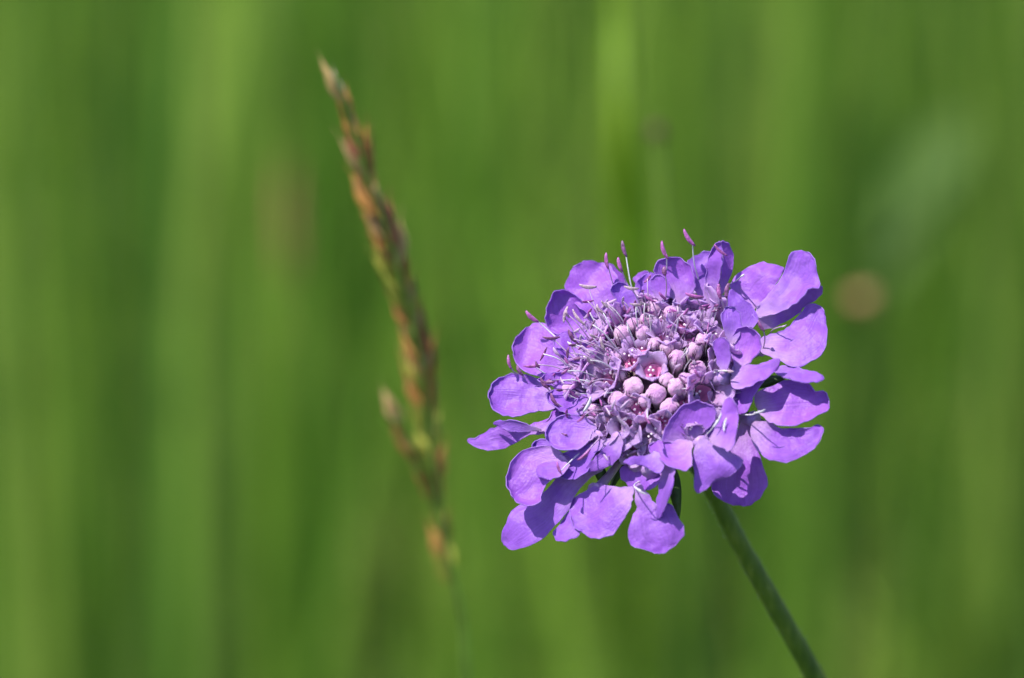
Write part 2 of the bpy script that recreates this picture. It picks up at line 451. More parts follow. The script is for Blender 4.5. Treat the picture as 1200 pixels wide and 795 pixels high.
# outlines of every ray petal: points run from its base along one edge, round the tip and back
RAY = [
 [([(702,426),(680,427),(656,414),(648,400),(659,389),(680,392),(696,408)], 4.8, 6, 0, 0.0, 0.02, 0.2)],
 [([(694,452),(666,457),(643,452),(631,445),(644,438),(668,437),(686,441)], 4.4, 4, 0, 0.0, 0.02, 0.2)],
 [([(704,480),(676,486),(655,481),(642,470),(646,458),(666,456),(690,464)], 4.6, 2, 0, 0.0, 0.03, 0.2)],
 [([(738,366),(723,354),(715,341),(722,332),(735,334),(746,345),(747,359)], 5.2, 22, 0, 0.0, 0.03, 0.3)],
 [([(858,404),(849,390),(845,373),(851,360),(862,361),(869,377),(867,394)], 5.8, 18, 10, 0.0, 0.05, 0.3)],
 [([(846,440),(840,424),(836,404),(842,396),(852,398),(856,412),(854,430)], 6.2, 26, -20, 0.0, 0.04, 0.2)],
 [([(772,352),(764,340),(762,329),(770,322),(780,326),(786,338),(784,349)], 5.0, 24, 0, 0.0, 0.04, 0.2)],
 # (floret) list of petals: (outline, height, elevation, roll, bend, cup, rim)
 [([(716,380),(692,370),(672,355),(663,340),(665,328),(669,317),(677,310),(688,306),(701,307),(713,310),(722,320),(727,332),(728,346),(726,364)], 4.0, 14, 0, -0.010, 0.01, 0.0),
  ([(728,372),(721,350),(714,330),(711,312),(716,309),(722,314),(729,322),(735,332),(737,345),(735,362)], 3.2, 18, 30, 0.0, 0.02, 0.0)],
 [([(699,402),(680,402),(660,396),(646,388),(639,375),(640,364),(644,352),(648,344),(655,340),(665,341),(676,347),(684,356),(691,370),(698,388)], 3.8, 6, 0, 0.02, 0.015, 0.9)],
 [([(680,436),(662,441),(641,442),(627,440),(615,435),(607,429),(603,421),(601,409),(603,400),(609,391),(619,383),(631,378),(641,379),(652,388),(664,402),(676,420)], 3.8, 2, 0, 0.005, 0.02, 0.2)],
 [([(654,474),(646,480),(634,482),(623,484),(613,487),(603,489),(592,487),(581,483),(575,474),(572,462),(575,452),(581,445),(591,441),(603,438),(620,440),(633,446),(645,456)], 3.2, -2, 0, 0.014, 0.03, 0.5)],
 [([(646,504),(634,508),(620,511),(609,517),(599,522),(590,526),(580,528),(567,527),(556,524),(548,516),(560,512),(568,508),(573,503),(581,500),(592,498),(606,498),(622,499)], 2.2, -6, -14, -0.004, 0.02, 0.0),
  ([(634,505),(618,506),(609,507),(597,505),(587,501),(579,496),(585,493),(595,492),(605,493),(616,496)], 3.4, 2, -52, 0.0, 0.0, 0.0),
  ([(652,506),(640,507),(630,506),(622,503),(620,499),(628,496),(640,494),(648,480),(650,462),(657,466),(660,490)], 2.9, 0, 0, 0.0, 0.05, 0.0)],
 [([(700,511),(688,519),(681,525),(669,528),(655,527),(645,521),(639,512),(641,503),(646,495),(655,488),(668,485),(680,488),(692,493),(700,502)], 4.6, 6, 0, -0.01, 0.03, 0.5)],
 [([(664,540),(660,552),(648,561),(640,568),(634,577),(634,584),(630,590),(621,594),(609,590),(601,584),(595,572),(593,560),(595,552),(600,541),(609,530),(621,525),(636,522),(652,526)], 3.4, -6, 0, 0.012, 0.05, 0.6),
  ([(650,532),(636,532),(624,528),(623,522),(627,517),(634,514),(642,515),(652,521)], 2.6, 4, -10, 0.0, 0.0, 0.3),
  ([(668,545),(658,557),(648,562),(638,562),(630,556),(629,548),(638,543),(652,541)], 4.1, -8, 10, 0.0, 0.0, 0.0)],
 [([(722,514),(708,524),(695,536),(690,550),(680,559),(671,562),(661,561),(655,552),(654,541),(660,531),(676,526),(694,519),(708,514)], 4.6, -8, 10, -0.012, -0.01, 0.0),
  ([(727,512),(730,519),(729,527),(723,539),(713,547),(702,551),(692,553),(687,549),(692,541),(701,532),(712,521)], 4.9, -4, -12, -0.03, -0.02, 0.0)],
 [([(706,551),(692,560),(680,572),(671,586),(665,600),(655,610),(647,619),(639,629),(629,637),(616,642),(603,645),(593,641),(589,636),(589,625),(593,613),(599,600),(609,592),(622,590),(634,580),(643,571),(652,560),(672,552),(690,549)], 2.0, -12, 0, -0.004, -0.008, 0.0),
  ([(690,592),(679,626),(663,634),(653,633),(648,625),(655,616),(664,604),(676,592)], 0.8, -6, 0, 0.0, 0.0, 0.0)],
 [([(742,571),(741,584),(738,596),(731,609),(721,624),(711,630),(697,631),(684,626),(674,618),(669,607),(667,597),(672,585),(683,577),(695,570),(706,568),(721,571)], 2.6, -10, 6, -0.006, -0.02, 0.1),
  ([(748,566),(760,580),(770,592),(779,594),(786,590),(794,604),(801,616),(802,625),(797,634),(788,642),(777,648),(766,648),(753,644),(743,641),(737,636),(736,625),(737,616),(741,605),(747,597),(744,584)], 2.6, -14, 0, -0.002, 0.006, 0.1),
  ([(786,536),(791,550),(790,562),(787,575),(783,587),(776,604),(770,608),(768,600),(770,588),(772,572),(774,556),(778,542)], 4.4, -12, 55, 0.0, 0.0, 0.0),
  ([(770,530),(778,542),(777,550),(771,555),(760,549),(748,545),(736,544),(731,541),(738,536),(752,534)], 5.2, 4, 0, 0.0, -0.03, 0.0),
  ([(758,538),(774,548),(776,560),(766,572),(750,576),(736,570),(728,560),(728,548),(738,542)], 1.6, 2, 0, 0.0, 0.08, 0.0)],
 [([(812,519),(810,530),(811,540),(809,548),(803,552),(793,550),(780,544),(768,536),(761,527),(762,520),(770,517),(784,517),(798,515)], 5.0, -4, 8, -0.012, 0.03, 0.2),
  ([(822,514),(812,530),(812,542),(813,556),(815,576),(822,576),(830,572),(840,563),(853,559),(865,551),(871,542),(865,534),(853,529),(842,522)], 5.0, -12, 0, -0.010, -0.006, 0.0),
  ([(832,518),(838,502),(845,484),(852,466),(860,470),(865,482),(865,498),(862,513),(857,529),(846,525)], 5.6, 16, -30, 0.0, -0.02, 0.0),
  ([(815,514),(796,519),(777,517),(778,505),(784,494),(795,480),(806,473),(818,470),(831,474),(839,483),(835,497),(825,508)], 4.4, 30, 0, 0.02, 0.10, 0.5),
  ([(820,520),(806,519),(797,512),(798,498),(808,486),(820,482),(834,488),(842,500),(836,514)], 4.2, 0, 0, 0.0, 0.06, 0.0)],
 [([(888,480),(899,494),(911,498),(924,499),(937,498),(953,490),(967,483),(972,475),(970,464),(964,458),(956,460),(949,450),(932,446),(916,447),(896,456),(884,463)], 2.6, -4, -6, -0.002, 0.008, 0.4),
  ([(882,496),(898,494),(913,500),(932,503),(948,501),(959,497),(964,504),(961,516),(953,527),(938,536),(922,542),(908,541),(893,535),(885,525),(879,510)], 2.3, -10, 0, 0.006, 0.01, 0.2),
  ([(872,492),(880,504),(885,520),(891,536),(897,555),(899,568),(893,579),(882,591),(869,593),(853,590),(840,583),(834,572),(838,556),(850,536),(860,512)], 1.2, -20, 0, -0.002, 0.012, 0.0)],
 [([(856,444),(861,436),(871,429),(884,427),(896,425),(912,421),(914,428),(907,436),(898,443),(884,450),(868,456),(857,455)], 5.4, 4, -10, -0.006, -0.02, 0.0),
  ([(902,433),(914,430),(927,429),(938,432),(953,436),(962,439),(965,443),(961,447),(948,449),(932,447),(920,443),(910,438)], 4.2, -4, -28, 0.0, 0.02, 0.0),
  ([(880,447),(895,446),(890,454),(884,463),(878,478),(868,486),(861,476),(852,466),(862,456),(871,450)], 4.2, -14, 20, 0.0, 0.0, 0.0)],
 [([(886,408),(904,419),(916,424),(927,430),(937,431),(951,423),(961,418),(967,410),(970,395),(969,378),(966,366),(960,358),(951,356),(944,358),(939,367),(931,375),(921,386),(906,391),(893,395)], 3.2, 2, 0, 0.004, 0.01, 0.2)],
 [([(862,436),(859,420),(856,407),(858,395),(864,386),(873,383),(884,387),(891,397),(892,407),(885,418),(874,428)], 5.2, 12, 0, 0.0, 0.06, 0.5)],
 [([(880,362),(866,352),(858,342),(856,333),(863,323),(871,317),(883,311),(896,308),(908,310),(918,316),(914,326),(905,340),(894,354)], 3.2, 16, 0, -0.012, -0.01, 0.0),
  ([(886,372),(888,360),(898,348),(908,336),(917,322),(922,307),(928,296),(937,293),(947,296),(954,304),(957,319),(962,331),(960,338),(950,337),(943,345),(934,354),(920,362),(904,370)], 3.8, 14, 0, 0.004, 0.012, 0.2),
  ([(886,376),(904,369),(921,361),(934,353),(942,343),(950,336),(962,335),(963,343),(956,352),(946,357),(936,367),(927,374),(915,380),(903,386),(893,385)], 3.6, 8, 50, 0.0, 0.0, 0.0)],
 [([(858,384),(852,372),(852,356),(854,342),(860,341),(871,350),(880,357),(887,367),(888,377),(882,384),(872,386)], 4.6, 10, 20, 0.0, 0.0, 0.0)],
 [([(834,354),(827,340),(826,326),(828,312),(831,298),(836,289),(842,283),(846,286),(847,300),(845,316),(842,334)], 4.2, 38, -22, 0.0, 0.03, 0.3),
  ([(842,352),(845,330),(847,312),(847,296),(844,284),(850,283),(857,290),(860,300),(859,312),(855,326),(850,338)], 4.2, 36, 40, 0.0, 0.02, 0.2)],
 [([(824,352),(812,336),(806,320),(805,306),(817,299),(829,295),(838,300),(836,322),(832,340)], 3.4, 24, 0, 0.0, 0.0, 0.1)],
 [([(796,354),(781,344),(771,331),(766,318),(770,309),(780,303),(791,301),(801,304),(808,310),(812,321),(815,335),(808,346)], 4.2, 28, 0, 0.0, 0.04, 0.5)],
 [([(766,352),(752,346),(745,338),(747,329),(754,323),(763,320),(770,324),(773,335),(772,346)], 4.0, 22, 0, 0.0, 0.02, 0.2),
  ([(756,344),(748,336),(742,326),(746,322),(752,319),(758,318),(764,324),(762,336)], 2.8, 14, 0, 0.0, 0.0, 0.0)],
]
def corolla_tube(bases):                        # from the receptacle up to where the petals part
    c = Vector((0, 0, 0))
    for b in bases: c += b
    c /= len(bases)
    r = math.hypot(c.x, c.y); k = max(0.0, r - 3.5) / max(r, 0.1)
    p0 = world_pt(c.x * k * 0.8, c.y * k * 0.8, max(-1, c.z - 4.0)); p1 = world_pt(c.x * 0.95, c.y * 0.95, c.z - 0.9); p2 = world_pt(c.x * 1.02, c.y * 1.02, c.z - 0.35)
    v, f, uv = tube(catmull([p0, p1, p2], 5), [0.0004 + 0.0006 * (i / 10) ** 1.5 for i in range(11)], 10)
    return mesh_from('corolla_tube', v, f, True, uv)
for petals in RAY:
    made = [petal_mesh(p[0], *p[1:6], rim=p[6]) for p in petals]
    fl = part('ray_floret', corolla_tube([q for _, q in made]), flower, M['tube'])
    for me, _ in made:
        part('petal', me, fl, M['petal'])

# --- receptacle, bracts and stem
def revolve(profile, axis_fn, seg=28):
    verts, faces = [], []
    for (r, z) in profile:
        for k in range(seg):
            a = 2 * math.pi * k / seg
            verts.append(axis_fn(r * math.cos(a), r * math.sin(a), z))
    for i in range(len(profile) - 1):
        for k in range(seg):
            faces.append((i * seg + k, i * seg + (k + 1) % seg, (i + 1) * seg + (k + 1) % seg, (i + 1) * seg + k))
    faces.append(tuple(range(seg))[::-1]); faces.append(tuple((len(profile) - 1) * seg + k for k in range(seg)))
    return verts, faces
v, f = revolve([(0.9, -5.0), (1.6, -4.2), (3.6, -3.4), (6.0, -2.2), (7.2, -0.8), (7.0, 0.8), (6.0, 2.0), (4.5, 2.9), (2.5, 3.5), (0.4, 3.7)], world_pt)
part('receptacle', mesh_from('receptacle', v, f), flower, M['receptacle'])
def bract_mesh(path, width, thick=0.35):
    n = len(path); V, F = [], []
    for i, p in enumerate(path):
        s = i / (n - 1); w = width * (math.sin(math.pi * min(1, 0.12 + s * 0.88)) ** 0.7) * (1 - 0.45 * s) + 0.05
        d = (path[min(i + 1, n - 1)] - path[max(i - 1, 0)]).normalized()
        side = d.cross(AX).normalized(); up = side.cross(d).normalized()
        for a, b in ((-1, 0), (0, 0.5), (1, 0), (0, -0.5)):
            V.append(p + side * a * w * 0.5 * mm + up * b * thick * mm)
    for i in range(n - 1):
        for k in range(4):
            F.append((i * 4 + k, i * 4 + (k + 1) % 4, i * 4 + 4 + (k + 1) % 4, i * 4 + 4 + k))
    F.append((0, 1, 2, 3)); F.append(tuple((n - 1) * 4 + k for k in (3, 2, 1, 0)))
    return mesh_from('bract', V, F)
for k in range(11):
    a = 2 * math.pi * (k + 0.35) / 11 + random.uniform(-0.1, 0.1)
    ln = random.uniform(7.0, 10.0); ca, sa = math.cos(a), math.sin(a)
    path = catmull([world_pt(ca * 4.5, sa * 4.5, -2.8), world_pt(ca * (4.5 + ln * .4), sa * (4.5 + ln * .4), -1.6), world_pt(ca * (4.5 + ln), sa * (4.5 + ln), -2.4 - random.uniform(0, 2))], 4)
    part('bract', bract_mesh(path, random.uniform(2.2, 3.0)), flower, M['bract'])
hang = catmull([onz(786, 548, -0.6), onz(790, 566, -0.8), onz(793, 588, -1.6), onz(796, 608, -2.8)], 4)
part('bract', bract_mesh(hang, 1.7), flower, M['bract'])
hang = catmull([onz(700, 545, 1.0), onz(704, 555, 0.4), onz(708, 566, -0.4), onz(711, 576, -1.2)], 4)
part('bract', bract_mesh(hang, 1.5), flower, M['bract'])
hang = catmull([onz(880, 452, 0.4), onz(898, 447, 0.2), onz(914, 444, 0.0), onz(922, 440, -0.2)], 4)
part('bract', bract_mesh(hang, 1.5), flower, M['bract'])

neck = world_pt(0, 0, -4.5)
stem_pts = [neck, world_pt(0.3, -1.2, -8.5), at(826, 560, 0.014), at(862, 628, 0.018), at(907, 708, 0.022), at(958, 800, 0.027), at(1010, 905, 0.034)]
low = stem_pts[-1]
stem_pts += descend(stem_pts[-2], low, Vector((low.x + 0.06, low.y + 0.06, -0.01)))
sp = catmull(stem_pts, 10)
rad = []
for i in range(len(sp)):
    s = i / len(sp)
    rad.append((0.00090 + 0.00045 * min(1, s * 1.6)) * (1 + 0.03 * math.sin(i * 1.7)))
v, f, uv = tube(sp, rad, 16)
part('stem', mesh_from('stem', v, f, True, uv), flower, M['stem'])
hv, hf = [], []                                 # short pale hairs on the stem
for _ in range(800):
    i = random.randrange(12, 64); t = random.random()
    c = sp[i].lerp(sp[i + 1], t); d = (sp[i + 1] - sp[i]).normalized(); x, y = basis(d); a = random.uniform(0, 6.28)
    o = x * math.cos(a) + y * math.sin(a); L_ = random.uniform(0.2, 0.6) * mm
    b0 = c + o * rad[i] * 0.95; s_ = d.cross(o) * 0.018 * mm
    k = len(hv); hv += [b0 - s_, b0 + s_, b0 + o * L_ - d * L_ * 0.4]; hf.append((k, k + 1, k + 2))
hair = part('stem_hair', mesh_from('stem_hair', hv, hf), flower, M['filament_pale'])
hair['kind'] = 'stuff'

# --- disc florets: buds and small open corollas, shaped once and set on the dome
def bud_mesh(seed, opening):
    rs = random.Random(seed); V, F, UV = [], [], []
    seg, rows = 20, 14
    lob = rs.choice((4, 5)); ph = rs.uniform(0, 6.28)
    for i in range(rows + 1):
        s = i / rows
        if s < 0.35: r = 0.34 + 0.25 * (s / 0.35) ** 1.5
        else:
            q = (s - 0.35) / 0.65; r = 0.59 + 0.41 * math.sin(min(1, q * 1.5) * math.pi / 2) if q < 0.55 else math.sqrt(max(0.0, 1 - ((q - 0.50) / 0.5) ** 2.4))
        z = -2.2 + 2.2 * s / 0.35 if s < 0.35 else 2.0 * (s - 0.35) / 0.65
        for k in range(seg):
            a = 2 * math.pi * k / seg
            cre = 1 - (0.20 * (abs(math.cos(lob * a / 2 + ph)) ** 6)) * max(0, s - 0.35) / 0.65
            rr = max(0.015, r * cre)
            V.append((rr * math.cos(a), rr * math.sin(a), z + 0.10 * (cre - 1) * s)); UV.append((s, k / seg))
    for i in range(rows):
        for k in range(seg):
            F.append((i * seg + k, i * seg + (k + 1) % seg, (i + 1) * seg + (k + 1) % seg, (i + 1) * seg + k))
    F.append(tuple(range(seg))[::-1]); F.append(tuple(rows * seg + k for k in range(seg)))
    return mesh_from('bud', V, F, True, UV)
def cup_mesh():
    V, F, UV = [], [], []
    seg = 20
    prof = [(0.38, -2.4), (0.36, -1.6), (0.42, -0.8), (0.62, -0.2), (0.88, 0.25), (0.80, 0.22), (0.55, 0.0), (0.34, -0.35), (0.10, -0.45)]
    for i, (r, z) in enumerate(prof):
        for k in range(seg):
            a = 2 * math.pi * k / seg; V.append((r * math.cos(a), r * math.sin(a), z)); UV.append((min(1, 0.4 + i / 8) if i < 5 else 0.1, k / seg))
    for i in range(len(prof) - 1):
        for k in range(seg):
            F.append((i * seg + k, i * seg + (k + 1) % seg, (i + 1) * seg + (k + 1) % seg, (i + 1) * seg + k))
    F.append(tuple(range(seg))[::-1])
    m = mesh_from('cup', V, F, True, UV)
    m.materials.append(M['disc']); m.materials.append(M['throat'])
    for p in m.polygons:
        if p.index >= 5 * seg: p.material_index = 1
    return m
def lobe_mesh(seed, length, width, open_deg, curl):
    rs = random.Random(seed); V, UV, F = [], [], []
    rows, cols = 8, 7; th = 0.05
    fr = []
    o = R(open_deg)
    for i in range(rows + 1):
        u = math.sin(math.pi / 2 * i / rows); w = width * (0.62 + 0.38 * math.sin(math.pi * min(1, u * 0.8)))
        if u > 0.5: w *= max(0.06, 1 - ((u - 0.5) / 0.5) ** 2.8) ** 0.5
        ang = o + curl * u * u
        for j in range(cols):
            v = j / (cols - 1) * 2 - 1
            x = 0.80 + math.sin(ang) * u * length - 0.07 * width * v * v
            z = 0.15 + math.cos(ang) * u * length + 0.25 * width * v * v * math.sin(o) + 0.05 * noise.noise((u * 2, v * 2, seed))
            fr.append(Vector((x, v * w * 0.5, z))); UV.append((0.25 + 0.75 * u, j / (cols - 1)))
    n = len(fr)
    q = [(i * cols + j, i * cols + j + 1, (i + 1) * cols + j + 1, (i + 1) * cols + j) for i in range(rows) for j in range(cols - 1)]
    nr = [Vector() for _ in fr]
    for f_ in q:
        a = (fr[f_[2]] - fr[f_[0]]).cross(fr[f_[3]] - fr[f_[1]])
        for k in f_: nr[k] += a
    V = [p + k.normalized() * th for p, k in zip(fr, nr)] + [p - k.normalized() * th for p, k in zip(fr, nr)]
    F = q + [tuple(k + n for k in f_[::-1]) for f_ in q]
    ring = [j for j in range(cols)] + [(i + 1) * cols - 1 for i in range(1, rows + 1)] + [rows * cols + j for j in range(cols - 2, -1, -1)] + [i * cols for i in range(rows - 1, 0, -1)]
    for a, b in zip(ring, ring[1:] + ring[:1]): F.append((a, a + n, b + n, b))
    return mesh_from('petal', V, F, True, UV + UV)
def bristle_mesh(seed, n=5, h=3.5, rad_=1.08, hug=False):
    rs = random.Random(seed); V, F = [], []
    for k in range(n):
        a = rs.uniform(0, 6.28); r0, r1 = rad_ * 0.75, rad_ * rs.uniform(0.95, 1.25)
        hh = h * rs.uniform(0.75, 1.1)
        p0 = Vector((r0 * math.cos(a), r0 * math.sin(a), -2.0)); p2 = Vector((r1 * math.cos(a + .2), r1 * math.sin(a + .2), -2 + hh)); p1 = (p0 + p2) / 2 + Vector((math.cos(a), math.sin(a), 0)) * 0.25
        line = [p0, p1, p2]
        if hug:                                  # pressed against the closed bud
            c_, s_ = math.cos(a), math.sin(a); tw = rs.uniform(-.25, .25); k_ = rs.uniform(0.55, 0.95); c2, s2 = math.cos(a + tw), math.sin(a + tw)
            line = [Vector((0.8 * c_, 0.8 * s_, -1.2)), Vector((1.07 * c_, 1.07 * s_, 0.9)), Vector((k_ * c2, k_ * s2, 1.98 - 0.35 * (k_ - .55)))]
        v, f, _ = tube(catmull(line, 3), [0.07, 0.07, 0.065, 0.06, 0.05, 0.035, 0.02], 5)
        b = len(V); V += v; F += [tuple(i + b for i in q) for q in f]
    return mesh_from('calyx_bristle', V, F)
def ball(r, squash=1.0, seg=10, rows=7):
    V, F = [], []
    for i in range(rows + 1):
        t = math.pi * i / rows
        for k in range(seg):
            a = 2 * math.pi * k / seg; V.append((max(0.02, math.sin(t)) * r * math.cos(a), max(0.02, math.sin(t)) * r * math.sin(a), -math.cos(t) * r * squash))
    for i in range(rows):
        for k in range(seg):
            F.append((i * seg + k, i * seg + (k + 1) % seg, (i + 1) * seg + (k + 1) % seg, (i + 1) * seg + k))
    return mesh_from('bead', V, F)
BUDS = [bud_mesh(s, 0) for s in range(5)]
CUP = cup_mesh()
LOBES = [lobe_mesh(s, *p) for s, p in enumerate([(1.6, 1.85, 18, 0.45), (1.3, 1.7, 4, 0.6), (1.9, 2.1, 32, 0.6), (1.5, 1.7, -12, 0.3), (2.3, 2.0, 16, 0.2), (1.4, 1.9, 42, 0.4)])]
BRIS = [bristle_mesh(s, n) for s, n in enumerate((5, 6, 7, 8))]
HUG = [bristle_mesh(s + 20, n, hug=True) for s, n in enumerate((5, 6, 7, 6))]
BEAD = ball(0.13)
def frame(p, up, spin, s):
    x, y = basis(up); z = up.normalized()
    c, n = math.cos(spin), math.sin(spin)
    xx = x * c + y * n; yy = z.cross(xx)
    m = Matrix((xx, yy, z)).transposed().to_4x4()
    return Matrix.Translation(p - HEAD) @ m @ Matrix.Scale(s * mm, 4)
def dome_normal(p):
    q = local(p); k = 2 * DOME_H / DOME_R ** 2
    return (E1 * q.x * k + E2 * q.y * k + AX + AU * 0.28).normalized()
def sub(name, mesh, parent, mat, M4=None):
    o = link(name, mesh, parent, mat)
    if M4 is not None: o.matrix_basis = M4
    return o
taken = []
def bud(px, py, size, stretch=1.0, lean=(0, 0), lift=0.0):
    p = on_dome(px, py, lift); up = (dome_normal(p) + AR * lean[0] + AU * lean[1]).normalized()
    p = p - up * (0.9 * size * mm)
    o = link('bud', random.choice(BUDS), flower, M['bud'])
    o.matrix_basis = frame(p, up, random.uniform(0, 6.28), size) @ Matrix.Diagonal((1, 1, stretch, 1))
    sub('calyx_bristle', random.choice(HUG), o, M['bristle'], Matrix.Rotation(random.uniform(0, 6.28), 4, 'Z'))
    taken.append(local(p))
def cup(px, py, size, lean=(0, 0), lobes=None, lift=0.0, beads=4, nlob=5, p=None):
    p = on_dome(px, py, lift) if p is None else p
    up = (dome_normal(p) + AR * lean[0] + AU * lean[1]).normalized()
    p = p - up * (0.6 * size * mm)
    o = link('disc_floret', CUP, flower)
    o.matrix_basis = frame(p, up, random.uniform(0, 6.28), size) @ Matrix.Diagonal((random.uniform(.85, 1.15), random.uniform(.85, 1.15), random.uniform(.9, 1.2), 1))
    for k in range(nlob):
        L_ = random.choice(LOBES if lobes is None else [LOBES[i] for i in lobes])
        sub('petal', L_, o, M['disc'], Matrix.Rotation(2 * math.pi * k / nlob + random.uniform(-.15, .15), 4, 'Z') @ Matrix.Scale(random.uniform(0.75, 1.2), 4))
    for k in range(beads):
        a = random.uniform(0, 6.28); r = random.uniform(0.25, 0.75)
        sub('anther', BEAD, o, M['bead'], Matrix.Translation((r * math.cos(a), r * math.sin(a), random.uniform(0.25, 1.25))))  # pale beads: anther tips, and white glints put in as solid shapes
    sub('calyx_bristle', random.choice(BRIS), o, M['bristle'], Matrix.Rotation(random.uniform(0, 6.28), 4, 'Z'))
    taken.append(local(p))
    return o
for b in [(743,455,1.22),(769,463,1.22),(792,456,1.05,1.2),(817,435,1.12),(724,470,1.10),(813,415,1.0,1.3),(793,426,1.05,1.35),(755,396,0.95,1.4),(733,400,1.05,1.5),
          (732,369,0.95,1.2),(768,366,0.9,1.3),(785,479,1.15),(671,459,0.8,1.4,(-.5,-.2)),(666,470,0.75,1.4,(-.5,-.2)),(700,481,0.85,1.3,(-.3,-.3)),
          (803,447,0.95),(806,458,0.85),(781,446,0.9),(756,470,0.85),(735,470,0.85),(781,412,0.85,1.3),(768,408,0.85,1.3),(743,386,0.85,1.3),(822,403,0.85,1.3),(786,372,0.85,1.3),(758,380,0.8,1.3),(722,425,0.85,1.2),(728,440,0.85,1.1)]:
    bud(b[0], b[1], b[2] * 0.98, *b[3:])
for c in [(765,434,1.4,(0,-.25),(0,1,1)),(739,423,1.2,(-.1,-.2),(0,1)),(713,443,1.5,(-.2,-.25),(0,2)),(747,478,1.25,(0,-.4),(0,1)),(825,461,1.5,(.1,-.35),(0,2)),(717,500,1.5,(-.1,-.4),(0,2,4)),
          (775,497,1.2,(0,-.4),(0,1)),(780,395,1.3,(0,-.2),(0,1)),(801,381,1.4,(.1,-.2),(0,1)),(773,355,1.2,(0,.4),(0,1)),(745,364,1.1,(-.1,.3),(0,1)),(749,411,1.1,(0,-.1),(0,1)),
          (833,394,1.3,(.3,.1),(0,2)),(847,413,1.4,(.4,0),(2,4)),(695,417,1.5,(-.4,.1),(0,2)),(720,377,1.2,(-.2,.3),(0,4)),(679,441,1.3,(-.5,0),(0,2)),(734,358,1.2,(-.1,.4),(0,2)),
          (843,369,1.5,(.3,.4),(0,4)),(700,395,1.3,(-.4,.2),(0,2)),(690,462,1.2,(-.4,-.2),(0,2)),(735,500,1.2,(-.1,-.4),(1,0)),(705,505,1.2,(-.2,-.4),(2,0)),
          (815,358,1.2,(.1,.4),(0,1)),(795,352,1.1,(0,.4),(0,2)),(715,355,1.3,(-.2,.4),(2,4)),(755,350,1.2,(-.1,.4),(0,2)),(690,385,1.2,(-.3,.3),(2,5)),(842,440,1.2,(.4,0),(0,2)),(757,505,1.2,(0,-.5),(0,2)),(814,505,1.15,(.2,-.45),(3,1),1.6)]:
    cup(c[0], c[1], c[2] * 0.94, c[3], lobes=c[4], lift=c[5] if len(c) > 5 else 0.0)
ga = math.pi * (3 - math.sqrt(5))
for i in range(260):                            # the rest of the disc, between the ones above
    r = 9.6 * math.sqrt((i + 0.5) / 260); a = i * ga
    x, y = r * math.cos(a), r * math.sin(a)
    if any((x - t.x) ** 2 + (y - t.y) ** 2 < 1.25 ** 2 for t in taken): continue
    if y < -5.0 and x > 0.5: continue
    cup(0, 0, random.uniform(0.6, 1.0), (random.uniform(-.3, .3), random.uniform(-.3, .3)), None, p=world_pt(x, y, dome(r) - 0.5), beads=2)

# --- stamens: a thin filament and a two-lobed anther
def anther_mesh(p, d, length, width):
    d = d.normalized(); x, y = basis(d); V, F = [], []
    seg, rows = 10, 8
    for i in range(rows + 1):
        s = i / rows; r = width * 0.5 * (math.sin(math.pi * min(max(s, 0.03), 0.97)) ** 0.45)
        bend = (y * 0.6 + x * 0.6) * (0.42 * length * (0.25 - (s - 0.5) ** 2))
        for k in range(seg):
            a = 2 * math.pi * k / seg; g_ = (1 - 0.45 * abs(math.cos(a)) ** 4) * (1 + 0.12 * noise.noise((i * 0.9, k * 1.1, p.x * 5000)))
            V.append(p + d * (s - 0.5) * length + bend + (x * math.cos(a) * 0.8 + y * math.sin(a)) * r * g_)
    for i in range(rows):
        for k in range(seg):
            F.append((i * seg + k, i * seg + (k + 1) % seg, (i + 1) * seg + (k + 1) % seg, (i + 1) * seg + k))
    F.append(tuple(range(seg))[::-1]); F.append(tuple(rows * seg + k for k in range(seg)))
    return mesh_from('anther', V, F)
PXM = DIST * SW / 1200.0
